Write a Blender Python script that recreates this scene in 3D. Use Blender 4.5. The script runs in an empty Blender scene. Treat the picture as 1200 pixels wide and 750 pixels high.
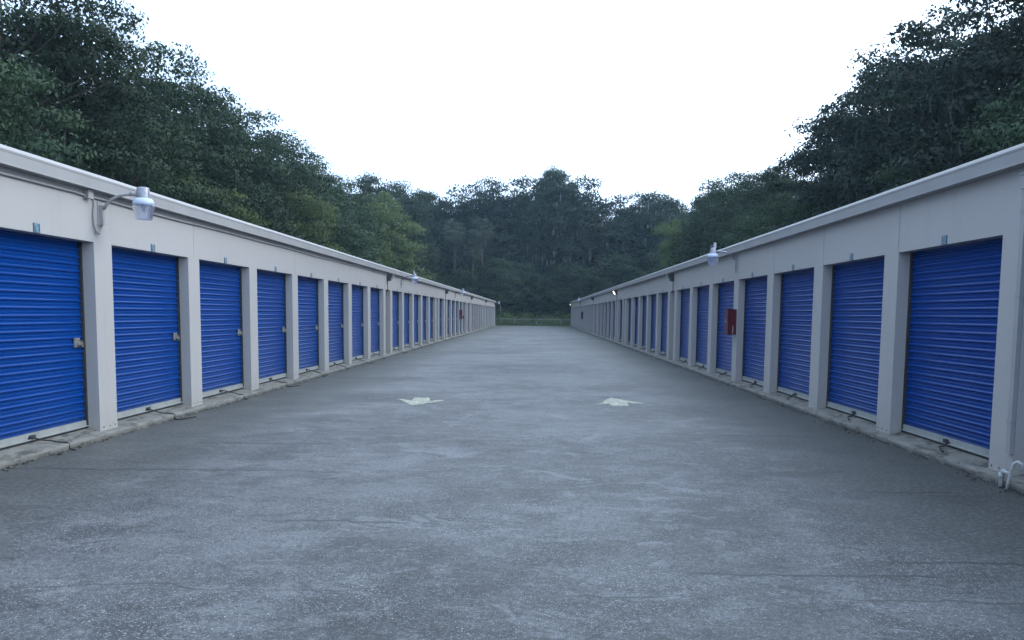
import bpy, math, random
import numpy as np
from mathutils import Vector, Matrix, noise as mnoise

random.seed(7)
scene = bpy.context.scene
COL = scene.collection
R = math.radians

# ----------------------------------------------------------------------------- materials
class NT:
    def __init__(s, name):
        s.m = bpy.data.materials.new(name); s.m.use_nodes = True
        s.t = s.m.node_tree; s.t.nodes.clear()
        s.out = s.t.nodes.new('ShaderNodeOutputMaterial')
        s.b = s.t.nodes.new('ShaderNodeBsdfPrincipled')
        s.t.links.new(s.b.outputs[0], s.out.inputs[0])
    def n(s, typ, **kw):
        nd = s.t.nodes.new(typ)
        for k, v in kw.items(): setattr(nd, k, v)
        return nd
    def link(s, a, b): s.t.links.new(a, b)
    def coord(s, kind='Object'):
        return s.n('ShaderNodeTexCoord').outputs[kind]
    def mapping(s, vec, scale=(1, 1, 1), loc=(0, 0, 0)):
        m = s.n('ShaderNodeMapping'); s.link(vec, m.inputs[0])
        m.inputs['Scale'].default_value = scale; m.inputs['Location'].default_value = loc
        return m.outputs[0]
    def noise(s, vec, scale, detail=4, rough=.55, dist=0):
        x = s.n('ShaderNodeTexNoise'); s.link(vec, x.inputs['Vector'])
        x.inputs['Scale'].default_value = scale; x.inputs['Detail'].default_value = detail
        x.inputs['Roughness'].default_value = rough; x.inputs['Distortion'].default_value = dist
        return x.outputs['Fac']
    def vor(s, vec, scale, feature='F1'):
        x = s.n('ShaderNodeTexVoronoi', feature=feature); s.link(vec, x.inputs['Vector'])
        x.inputs['Scale'].default_value = scale
        return x
    def math(s, op, a, b=None, clamp=False):
        x = s.n('ShaderNodeMath', operation=op, use_clamp=clamp)
        for i, v in enumerate((a, b)):
            if v is None: continue
            if isinstance(v, (int, float)): x.inputs[i].default_value = v
            else: s.link(v, x.inputs[i])
        return x.outputs[0]
    def mr(s, v, a, b, c=0., d=1., smooth=False):
        x = s.n('ShaderNodeMapRange'); x.clamp = True
        if smooth: x.interpolation_type = 'SMOOTHSTEP'
        s.link(v, x.inputs[0])
        for i, q in enumerate((a, b, c, d)): x.inputs[i + 1].default_value = q
        return x.outputs[0]
    def mix(s, fac, a, b, blend='MIX'):
        x = s.n('ShaderNodeMix', data_type='RGBA', blend_type=blend)
        for i, v in ((0, fac), (6, a), (7, b)):
            if isinstance(v, (int, float)): x.inputs[i].default_value = v
            elif isinstance(v, tuple): x.inputs[i].default_value = (*v, 1) if len(v) == 3 else v
            else: s.link(v, x.inputs[i])
        return x.outputs[2]
    def sep(s, vec):
        x = s.n('ShaderNodeSeparateXYZ'); s.link(vec, x.inputs[0]); return x.outputs
    def base(s, c):
        if isinstance(c, tuple): s.b.inputs['Base Color'].default_value = (*c, 1)
        else: s.link(c, s.b.inputs['Base Color'])
    def rough(s, r):
        if isinstance(r, (int, float)): s.b.inputs['Roughness'].default_value = r
        else: s.link(r, s.b.inputs['Roughness'])
    def bump(s, h, strength=.3, dist=.01):
        x = s.n('ShaderNodeBump'); x.inputs['Strength'].default_value = strength
        x.inputs['Distance'].default_value = dist
        s.link(h, x.inputs['Height']); s.link(x.outputs[0], s.b.inputs['Normal'])

def simple(name, col, rough=.5, metal=0., var=.12, scale=6):
    t = NT(name); c = t.coord()
    nz = t.noise(c, scale, 5, .6)
    t.base(t.mix(t.mr(nz, .3, .7), tuple(x * (1 - var) for x in col), tuple(min(1, x * (1 + var)) for x in col)))
    t.rough(rough); t.b.inputs['Metallic'].default_value = metal
    return t.m

def wall_mat(name, col):
    t = NT(name); c = t.coord(); s = t.sep(c)
    n1 = t.noise(c, .7, 5, .6)
    streak = t.noise(t.mapping(c, (3, 3, .25)), 2.2, 6, .7)
    base = t.mix(t.mr(n1, .3, .7), tuple(x * .94 for x in col), col)
    grime = t.math('MULTIPLY', t.mr(streak, .52, .75), .22)
    base = t.mix(grime, base, (col[0] * .62, col[1] * .6, col[2] * .56))
    # splashed dirt close to the slab
    low = t.math('MULTIPLY', t.mr(s[2], .08, .42, 1, 0), t.mr(t.noise(c, 9, 6, .7), .38, .7))
    base = t.mix(t.math('MULTIPLY', low, .5), base, (.22, .2, .16))
    t.base(base); t.rough(.42)
    t.bump(t.noise(c, 1.6, 3, .5), .12, .02)
    return t.m

def door_mat():
    t = NT('blue_door_paint'); c = t.coord()
    oi = t.n('ShaderNodeObjectInfo')
    n1 = t.noise(c, 1.3, 5, .6); n2 = t.noise(t.mapping(c, (1, 1, .3)), 5, 5, .7)
    col = t.mix(t.mr(n1, .3, .7), (.0001, .036, .195), (.0002, .044, .23))
    fade = t.math('MULTIPLY', oi.outputs['Random'], .35)
    col = t.mix(fade, col, (.0006, .034, .195))
    col = t.mix(t.math('MULTIPLY', t.mr(n2, .5, .8), .15), col, (.001, .038, .16))
    zz = t.sep(c)[2]
    grime = t.math('MULTIPLY', t.mr(zz, .22, .55, 1, 0), t.mr(t.noise(t.mapping(c, (1, 3, .6)), 4, 6, .7), .40, .65))
    col = t.mix(t.math('MULTIPLY', grime, .35), col, (.02, .04, .09))
    t.base(col); t.rough(t.mr(n1, .3, .7, .27, .34)); t.b.inputs['IOR'].default_value = 1.28; t.b.inputs['Specular Tint'].default_value = (.10, .42, 1, 1)
    return t.m

def road_mat():
    t = NT('exposed_aggregate_paving'); c = t.coord(); s = t.sep(c)
    X, Y = s[0], s[1]
    big = t.noise(c, .22, 5, .6, .4)
    wide = t.noise(t.mapping(c, (.6, .9, 1)), .75, 6, .62, .8)
    mid = t.noise(c, 1.4, 6, .65, .6)
    fine = t.noise(c, 60, 4, .7)
    v = t.mix(t.mr(big, .42, .58), (.046, .048, .050), (.092, .096, .100))
    lane = t.noise(t.mapping(c, (1, .22, 1)), .6, 5, .6, .5)
    v = t.mix(t.math('MULTIPLY', t.mr(lane, .50, .62), .55), v, (.125, .133, .145))
    v = t.mix(t.math('MULTIPLY', t.mr(lane, .46, .38), .5), v, (.038, .039, .041))
    v = t.mix(t.math('MULTIPLY', t.mr(wide, .52, .62), .7), v, (.150, .157, .168))
    v = t.mix(t.math('MULTIPLY', t.mr(mid, .53, .59), .7), v, (.033, .034, .036))
    blot = t.noise(t.mapping(c, (1, 1.3, 1), (7, 3, 0)), 2.6, 7, .72, .9)
    v = t.mix(t.math('MULTIPLY', t.mr(blot, .54, .60), .6), v, (.165, .173, .184))
    v = t.mix(t.math('MULTIPLY', t.mr(blot, .46, .40), .6), v, (.035, .036, .038))
    scuff = t.math('MULTIPLY', t.mr(t.noise(t.mapping(c, (.9, 1.3, 1), (3, 9, 0)), 1.2, 7, .72, 1.2), .565, .61), t.mr(big, .40, .5))
    v = t.mix(t.math('MULTIPLY', scuff, .7), v, (.21, .22, .232))
    v = t.mix(t.math('MULTIPLY', t.mr(fine, .45, .62), .5), v, (.033, .034, .036))
    # wheel tracks polished a bit paler along the lanes
    # bare bands of smooth concrete beside both slabs
    wob = t.math('MULTIPLY', t.math('SUBTRACT', t.noise(c, .5, 4), .5), 1.8)
    xe = t.math('ADD', X, wob)
    edge = t.math('ADD', t.mr(xe, -4.4, -3.0, 1, 0, True), t.mr(xe, 2.3, 3.6, 0, 1, True), True)
    smoothc = t.mix(t.mr(t.noise(c, 1.1, 6, .7), .3, .7), (.066, .072, .069), (.112, .118, .112))
    v = t.mix(t.math('MULTIPLY', edge, .8), v, smoothc)
    right_shade = t.math('MULTIPLY', t.mr(xe, 1.2, 3.4, 0, 1, True), t.mr(t.noise(c, .3, 4), .2, .6, .55, 1))  # soft shade beside the right building, painted into the paving colour
    v = t.mix(t.math('MULTIPLY', right_shade, .42), v, (.030, .034, .034))
    # shell and pebble speckle, three sizes
    exposed = t.mr(t.noise(c, .55, 5, .65), .36, .6, .25, 1)
    pit = t.noise(c, 22, 5, .75)
    v = t.mix(t.math('MULTIPLY', t.mr(pit, .50, .60), .6), v, (.030, .031, .033))
    v = t.mix(t.math('MULTIPLY', t.mr(pit, .47, .38), .4), v, (.17, .177, .19))
    keep = t.math('MULTIPLY', exposed, t.math('SUBTRACT', 1.0, t.math('MULTIPLY', edge, .85)))
    for sc, thr, rad, br in ((150, .58, .48, (.27, .285, .31)), (75, .74, .42, (.36, .375, .39)), (42, .93, .32, (.42, .43, .44))):
        vo = t.vor(c, sc)
        r3 = t.sep(vo.outputs['Color'])
        pick = t.mr(r3[0], thr, thr + .03)
        dot = t.mr(vo.outputs['Distance'], rad * .55, rad, 1, 0)
        v = t.mix(t.math('MULTIPLY', t.math('MULTIPLY', pick, dot), keep), v, br)
    vo = t.vor(c, 80); r3 = t.sep(vo.outputs['Color'])
    dk = t.math('MULTIPLY', t.mr(r3[1], .72, .78), t.mr(vo.outputs['Distance'], .25, .5, 1, 0))
    v = t.mix(t.math('MULTIPLY', dk, .6), v, (.05, .052, .055))
    # sawn joints and wandering cracks
    jn = t.math('MULTIPLY', t.math('SUBTRACT', t.noise(t.mapping(c, (1, .2, 1)), 1.1, 5, .6), .5), .5)
    yy = t.math('PINGPONG', t.math('ADD', t.math('ADD', Y, jn), 1.15), 1.5)
    joint = t.math('MULTIPLY', t.mr(yy, .006, .02, 1, 0), t.mr(t.noise(c, .6, 4), .46, .56))
    v = t.mix(t.math('MULTIPLY', joint, .75), v, (.035, .036, .036))
    cr = t.vor(t.mapping(c, (1, 1, 1)), .28, 'DISTANCE_TO_EDGE')
    wv = t.n('ShaderNodeVectorMath', operation='ADD')
    nv = t.n('ShaderNodeTexNoise'); nv.inputs['Scale'].default_value = 1.7; nv.inputs['Detail'].default_value = 6
    t.link(c, nv.inputs['Vector'])
    sc_ = t.n('ShaderNodeVectorMath', operation='SCALE'); sc_.inputs['Scale'].default_value = .9
    t.link(nv.outputs['Color'], sc_.inputs[0]); t.link(c, wv.inputs[0]); t.link(sc_.outputs[0], wv.inputs[1])
    t.link(wv.outputs[0], cr.inputs['Vector'])
    crack = t.math('MULTIPLY', t.mr(cr.outputs['Distance'], .0012, .0035, 1, 0), t.mr(t.noise(c, .35, 3), .47, .56))
    v = t.mix(t.math('MULTIPLY', crack, .7), v, (.04, .04, .04))
    jw = t.math('MULTIPLY', t.math('SUBTRACT', t.noise(t.mapping(c, (1, .1, 1)), 1.6, 6, .65), .5), .34)
    yw = t.math('ADD', Y, jw)
    for (y0, sl, xa, xb) in ((8.62, .02, -6, -3.05), (8.45, -.05, -3.0, -1.9), (6.5, 0, -2.1, -.9), (10.5, .03, -4.2, -2.4), (7.85, .03, 2.9, 3.9), (11.6, .02, 2.4, 3.8), (16.2, 0, -3.0, -2.3), (16.1, .01, -1.8, -1.3),
                             (16.6, 0, 2.2, 3.2), (5.25, .04, .9, 2.6), (20.9, 0, -4.8, -2.6), (27, 0, -5, 3), (36, 0, -4, 4), (5.6, .02, 2.2, 4.5), (66, 0, -2.5, 2)):
        dd = t.math('ABSOLUTE', t.math('SUBTRACT', t.math('SUBTRACT', yw, y0), t.math('MULTIPLY', X, sl)))
        wd = .006 + y0 * .0011
        m1 = t.math('MULTIPLY', t.mr(dd, wd, wd * 2.4, 1, 0), t.math('MULTIPLY', t.mr(X, xa, xa + .15), t.mr(X, xb - .15, xb, 1, 0)))
        v = t.mix(t.math('MULTIPLY', m1, .7), v, (.022, .022, .022))
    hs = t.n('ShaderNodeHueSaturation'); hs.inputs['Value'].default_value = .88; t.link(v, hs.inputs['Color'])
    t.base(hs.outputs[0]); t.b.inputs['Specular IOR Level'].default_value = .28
    t.rough(t.mr(big, .3, .7, .66, .54))
    t.bump(t.math('ADD', fine, t.math('MULTIPLY', mid, .6)), .35, .006)
    return t.m

def concrete_mat():
    t = NT('kerb_concrete'); c = t.coord(); s = t.sep(c)
    n = t.noise(c, 3, 6, .7); n2 = t.noise(t.mapping(c, (1, .5, 3)), 7, 6, .75)
    v = t.mix(t.mr(n, .3, .7), (.115, .115, .104), (.205, .203, .188))
    v = t.mix(t.math('MULTIPLY', t.mr(n2, .50, .60), .8), v, (.045, .044, .04))
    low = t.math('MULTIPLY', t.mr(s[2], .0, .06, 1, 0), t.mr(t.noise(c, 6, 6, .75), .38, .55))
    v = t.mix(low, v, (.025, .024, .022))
    t.base(v); t.rough(.85); t.bump(t.noise(c, 40, 5, .7), .5, .006)
    return t.m

def leaf_mat(name, dark, light, trans=.25, scale=.45):
    t = NT(name); c = t.coord()
    n = t.noise(c, scale, 4, .6)
    g = t.n('ShaderNodeNewGeometry')
    col = t.mix(t.mr(n, .32, .68), dark, light)
    col = t.mix(t.math('MULTIPLY', g.outputs['Random Per Island'], .3), col, tuple(x * .5 for x in dark))
    oi = t.n('ShaderNodeObjectInfo')
    hs = t.n('ShaderNodeHueSaturation')
    t.link(t.mr(oi.outputs['Random'], 0, 1, .7, 1.3), hs.inputs['Value'])
    t.link(col, hs.inputs['Color']); col = hs.outputs[0]
    t.base(col); t.rough(.65); t.b.inputs['Specular IOR Level'].default_value = .25
    tr = t.n('ShaderNodeBsdfTranslucent'); t.link(col, tr.inputs[0])
    mx = t.n('ShaderNodeMixShader'); mx.inputs[0].default_value = trans
    t.link(t.b.outputs[0], mx.inputs[1]); t.link(tr.outputs[0], mx.inputs[2]); t.link(mx.outputs[0], t.out.inputs[0])
    return t.m

def arrow_mat():
    t = NT('worn_road_paint'); c = t.coord()
    n = t.noise(c, 7, 6, .8); n2 = t.noise(t.mapping(c, (1, .35, 1)), 26, 5, .75)
    worn = t.math('MAXIMUM', t.mr(n, .47, .54), t.math('MULTIPLY', t.mr(n2, .46, .54), .85))
    t.base(t.mix(t.math('MULTIPLY', worn, .85), (.44, .44, .30), (.085, .089, .093))); t.rough(.6)
    return t.m

def emit_mat(name, col, st):
    t = NT(name); t.base((.8, .8, .7)); t.b.inputs['Emission Color'].default_value = (*col, 1)
    t.b.inputs['Emission Strength'].default_value = st
    return t.m

def glass_mat():
    t = NT('ribbed_lens'); c = t.coord()
    t.base((.62, .66, .80)); t.rough(.18); t.b.inputs['Transmission Weight'].default_value = .85
    t.b.inputs['IOR'].default_value = 1.3
    return t.m

def plate_mat():
    t = NT('number_plate_face'); c = t.coord('Generated'); s = t.sep(c)
    n = t.noise(t.mapping(c, (1, 3, 5)), 1.6, 3, .6)
    inner = t.math('MULTIPLY', t.mr(t.math('ABSOLUTE', t.math('SUBTRACT', s[1], .5)), .3, .34, 1, 0), t.mr(n, .42, .52))
    t.base(t.mix(inner, (.05, .10, .14), (.17, .28, .36))); t.rough(.4)
    return t.m

def ground_mat():
    t = NT('rough_grass_ground'); c = t.coord()
    n = t.noise(c, .4, 6, .7); n2 = t.noise(c, 4, 6, .7)
    v = t.mix(t.mr(n, .35, .65), (.035, .055, .022), (.06, .075, .03))
    t.base(t.mix(t.math('MULTIPLY', t.mr(n2, .45, .7), .6), v, (.05, .045, .03))); t.rough(.95)
    t.bump(n2, .6, .05)
    return t.m

M = dict(
    wall=wall_mat('cream_wall_panel', (.40, .388, .382)),
    trim=simple('cream_eave_trim', (.31, .305, .31), .5, 0, .06, 2),
    roof=simple('galvanised_roof', (.45, .46, .46), .5, .3),
    door=door_mat(), bar=simple('pale_bottom_bar', (.27, .285, .28), .45, 0, .15, 5),
    dark=simple('dark_guide', (.03, .032, .036), .6), steel=simple('worn_steel', (.42, .42, .40), .35, .8, .25, 30),
    brass=simple('padlock_brass', (.30, .27, .22), .35, .8),
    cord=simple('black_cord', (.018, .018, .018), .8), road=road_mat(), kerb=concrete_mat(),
    paint=arrow_mat(), red=simple('red_cabinet_paint', (.09, .006, .010), .4, 0, .1), ground=ground_mat(),
    dred=simple('dull_brown_cabinet', (.05, .02, .025), .5),
    alu=simple('cast_aluminium', (.26, .27, .32), .35, .6, .25, 20), ring=simple('white_reflector_ring', (.40, .47, .60), .3, 0, .04),
    lens=glass_mat(), bronze=simple('dark_bronze_housing', (.035, .035, .037), .5),
    dimlens=simple('unlit_pack_lens', (.30, .31, .32), .25), lit=emit_mat('lit_pack_lens', (1, .86, .55), 9),
    pvc=simple('white_pipe', (.40, .42, .42), .4), plate=plate_mat(), galv=simple('galvanised_post', (.22, .24, .24), .45, .6),
    bark=simple('oak_bark', (.075, .062, .05), .9, 0, .35, 3), deadbark=simple('bleached_dead_wood', (.22, .21, .19), .9, 0, .3, 3),
    palmbark=simple('palm_bark', (.040, .042, .038), .9, 0, .3, 3), farmoss=simple('pale_hanging_moss', (.15, .165, .16), .9, 0, .25, 2),
    moss=simple('grey_hanging_moss', (.048, .056, .053), .9, 0, .25, 2),
    oak=leaf_mat('oak_leaves', (.020, .040, .024), (.042, .074, .034)),
    oak2=leaf_mat('dark_oak_leaves', (.014, .028, .021), (.028, .048, .030)),
    lime=leaf_mat('light_green_leaves', (.066, .100, .038), (.122, .165, .062), .35),
    palm=leaf_mat('palm_fronds', (.055, .072, .056), (.10, .125, .095)),
    grass=leaf_mat('grass_blades', (.060, .100, .032), (.115, .165, .060), .3, .2),
    litter=simple('dead_leaf', (.035, .025, .016), .9, 0, .4, 50),
    screw=simple('rusty_screw', (.04, .03, .025), .7),
)

# ----------------------------------------------------------------------------- mesh helpers
class MB:
    def __init__(s): s.v = []; s.f = []; s.m = []
    def add(s, vs, fs, mi=0):
        o = len(s.v); s.v += [tuple(p) for p in vs]; s.f += [tuple(i + o for i in f) for f in fs]; s.m += [mi] * len(fs)
    def quad(s, a, b, c, d, mi=0): s.add([a, b, c, d], [(0, 1, 2, 3)], mi)
    def box(s, a, b, mi=0, bev=0):
        x0, x1 = sorted((a[0], b[0])); y0, y1 = sorted((a[1], b[1])); z0, z1 = sorted((a[2], b[2]))
        s.add([(x0, y0, z0), (x1, y0, z0), (x1, y1, z0), (x0, y1, z0), (x0, y0, z1), (x1, y0, z1), (x1, y1, z1), (x0, y1, z1)],
              [(3, 2, 1, 0), (4, 5, 6, 7), (0, 1, 5, 4), (1, 2, 6, 5), (2, 3, 7, 6), (3, 0, 4, 7)], mi)
    def tube(s, pts, rad, n=8, mi=0, cap=True):
        pts = [Vector(p) for p in pts]
        rads = rad if isinstance(rad, (list, tuple)) else [rad] * len(pts)
        o = len(s.v); up = Vector((.3, .2, 1)).normalized()
        for i, p in enumerate(pts):
            d = (pts[min(i + 1, len(pts) - 1)] - pts[max(i - 1, 0)])
            d = d.normalized() if d.length > 1e-9 else Vector((0, 0, 1))
            a = d.cross(up)
            if a.length < .05: a = d.cross(Vector((1, 0, .1)))
            a.normalize(); b = d.cross(a)
            for k in range(n):
                t = 2 * math.pi * k / n
                s.v.append(tuple(p + (a * math.cos(t) + b * math.sin(t)) * rads[i]))
        for i in range(len(pts) - 1):
            for k in range(n):
                s.f.append((o + i * n + k, o + i * n + (k + 1) % n, o + (i + 1) * n + (k + 1) % n, o + (i + 1) * n + k)); s.m.append(mi)
        if cap:
            s.f.append(tuple(o + k for k in range(n))[::-1]); s.m.append(mi)
            s.f.append(tuple(o + (len(pts) - 1) * n + k for k in range(n))); s.m.append(mi)
    def lathe(s, prof, c=(0, 0, 0), n=24, mi=0, rib=0):
        o = len(s.v)
        for (r, z) in prof:
            for k in range(n):
                t = 2 * math.pi * k / n; rr = r * (1 + (rib if k % 2 else 0))
                s.v.append((c[0] + rr * math.cos(t), c[1] + rr * math.sin(t), c[2] + z))
        for i in range(len(prof) - 1):
            for k in range(n):
                s.f.append((o + i * n + k, o + i * n + (k + 1) % n, o + (i + 1) * n + (k + 1) % n, o + (i + 1) * n + k)); s.m.append(mi)
    def prism(s, poly, y0, y1, mi=0):
        """poly of (x, z) swept along y"""
        n = len(poly)
        s.add([(x, y0, z) for x, z in poly] + [(x, y1, z) for x, z in poly],
              [tuple(range(n))[::-1], tuple(range(n, 2 * n))] + [(i, (i + 1) % n, n + (i + 1) % n, n + i) for i in range(n)], mi)
    def mesh(s, name, mats, smooth=False):
        me = bpy.data.meshes.new(name); me.from_pydata(s.v, [], s.f)
        for m in (mats if isinstance(mats, (list, tuple)) else [mats]): me.materials.append(m)
        me.polygons.foreach_set('material_index', s.m)
        if smooth: me.polygons.foreach_set('use_smooth', [True] * len(s.f))
        me.update(); return me
    def build(s, name, mats, parent=None, loc=(0, 0, 0), smooth=False):
        o = bpy.data.objects.new(name, s.mesh(name, mats, smooth)); COL.objects.link(o); o.location = loc
        if parent: o.parent = parent
        return o

def tag(o, label, cat=None, group=None, kind=None):
    if label: o['label'] = label
    if cat: o['category'] = cat
    if group: o['group'] = group
    if kind: o['kind'] = kind
    return o
def struct(o): o['kind'] = 'structure'; return o
def empty(name, loc, label, cat, group=None):
    o = bpy.data.objects.new(name, None); COL.objects.link(o); o.location = loc; o.empty_display_size = .3
    return tag(o, label, cat, group)
def copy_tree(o, parent=None):
    c = o.copy(); COL.objects.link(c)
    if parent is not None: c.parent = parent
    for ch in list(o.children): copy_tree(ch, c)
    return c
def link_mesh(name, me, parent, loc=(0, 0, 0)):
    o = bpy.data.objects.new(name, me); COL.objects.link(o); o.parent = parent; o.location = loc; return o

# ----------------------------------------------------------------------------- camera
F, PITCH, YAW, ROLL, SHIFT = 1018.0, .09498, .02703, .0098, 89.6
CAMH = 1.6
cd = bpy.data.cameras.new('camera'); cam = bpy.data.objects.new('camera', cd); COL.objects.link(cam)
cd.sensor_width = 36; cd.lens = F / 1200 * 36; cd.clip_end = 3000; cd.clip_start = .05
cd.shift_y = SHIFT / 1200
cam.matrix_world = Matrix.Translation((0, 0, CAMH)) @ Matrix.Rotation(YAW, 4, 'Z') @ Matrix.Rotation(math.pi / 2 - PITCH, 4, 'X') @ Matrix.Rotation(ROLL, 4, 'Z')
scene.camera = cam

# ----------------------------------------------------------------------------- ground
END = 117.0
g = MB(); g.quad((-600, -300, 0), (600, -300, 0), (600, 900, 0), (-600, 900, 0))
# terrain falls a little beyond the end of the paving
gm = MB()
xs = [-900, -300, -120, -60, -30, -12, 12, 30, 60, 120, 300, 900]
ys = [-300, -60, -10, 60, 112, 117, 118.5, 121, 126, 140, 170, 260, 600, 1500]
def gz(x, y):
    if y < 117: return -.03
    return -.03 - min(1, (y - 117) / 4) * .22
for x in xs:
    for y in ys: gm.v.append((x, y, gz(x, y)))
for i in range(len(xs) - 1):
    for j in range(len(ys) - 1):
        a = i * len(ys) + j; gm.f.append((a, a + len(ys), a + len(ys) + 1, a + 1)); gm.m.append(0)
struct(gm.build('ground', M['ground']))
rd = MB()
XL, XR = 5.44, 4.61
rows = [(-9, 0), (0, 0), (40, 0), (80, 0), (112, 0), (117.5, -.02)]
edge = [(x, 117.6 + (1.2 * math.sin(x * .5 + 1) * .25) - .9 * math.exp(-((x - 1) / 5) ** 2), -.04) for x in np.linspace(-5.6, 5.3, 14)]
nx = 14; X_ = list(np.linspace(-XL - .08, XR + .08, nx))
allr = [[(x, y, 0.0) for x in X_] for y in (-9, 0, 40, 80, 112)] + [[(X_[i], edge[i][1], -.012) for i in range(nx)]]
for r in allr: rd.v += r
for j in range(len(allr) - 1):
    for i in range(nx - 1):
        a = j * nx + i; rd.f.append((a, a + 1, a + nx + 1, a + nx)); rd.m.append(0)
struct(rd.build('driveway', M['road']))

# ----------------------------------------------------------------------------- storage buildings
ZK, ZD = .08, .125            # kerb edge, door sill
ZO, ZE0, ZEM, ZE1 = 2.425, 3.035, 3.160, 3.228
PILLAR, REC, DEPTH = .45, .14, 9.0

def bays(start, pitch, n_before, end):
    """(far edge of a pillar = start of opening, end of opening, narrow?) along +y"""
    out = []; y = start - n_before * pitch
    seq = ['D'] * (n_before + 7)
    while len(seq) < 70: seq += ['N', 'D', 'D', 'D', 'D', 'D', 'N', 'D']
    for k in seq:
        w = pitch if k == 'D' else pitch / 2
        if y + w > end: break
        out.append((y, y + w - PILLAR, k == 'N')); y += w
    return out, y

def corrugated(s, w):
    """one roller curtain; local origin on the wall plane at the opening's centre"""
    mb = MB(); z = .215; pr = []
    pitch = .089
    shape = [(0, 0), (.014, 0), (.020, .006), (.027, 0), (.046, 0), (.052, .012), (.058, .018), (.068, .019), (.076, .014), (.083, 0)]
    while z < ZO + .08:
        for dz, dx in shape: pr.append((z + dz, dx))
        z += pitch
    x0 = REC + .045
    h = w / 2 + .03
    for z, dx in pr:
        mb.v += [(s * (x0 - dx), -h, z), (s * (x0 - dx), h, z)]
    for i in range(len(pr) - 1): mb.f.append((2 * i, 2 * i + 1, 2 * i + 3, 2 * i + 2)); mb.m.append(0)
    return mb.mesh('roller_door', M['door'])

def make_cord(s, seed):
    r = random.Random(seed); mb = MB()
    y = r.uniform(-.12, .12); x0 = REC + .02
    if s < 0:
        L = [(x0, y, .17), (x0 - .03, y + .03, .19), (x0 - .09, y + .10, .145), (x0 - .16, y + .2 + r.uniform(-.05, .1), .12), (-.02, y + .30, .092), (-.10, y + .36 + r.uniform(-.1, .15), .088),
             (-.125, y + .34, .055), (-.14, y + .30, .012), (-.22, y + .28 + r.uniform(-.05, .05), .010)]
        if seed % 3 == 1: L += [(-.30, y + .45, .010), (-.33, y + .62, .010)]
    else:
        L = [(x0, y, .17), (x0 - .03, y - .03, .18), (x0 - .05, y + .03, .15), (x0 - .08, y - .06, .13), (x0 - .10, y + .05, .128), (x0 - .15, y - .08, .122), (x0 - .18, y - .18, .115), (x0 - .2, y - .28, .11)]
    P = []
    for i in range(len(L) - 1):
        for q in (0, .5):
            a = Vector(L[i]); b = Vector(L[i + 1]); P.append(a.lerp(b, q))
    P.append(Vector(L[-1]))
    sm = [P[0]] + [(P[i - 1] + P[i] * 2 + P[i + 1]) / 4 for i in range(1, len(P) - 1)] + [P[-1]]
    mb.tube([(s * (p.x), p.y, p.z) for p in sm], .0095, 6)
    return mb.mesh('pull_cord', M['cord'], True)

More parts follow.
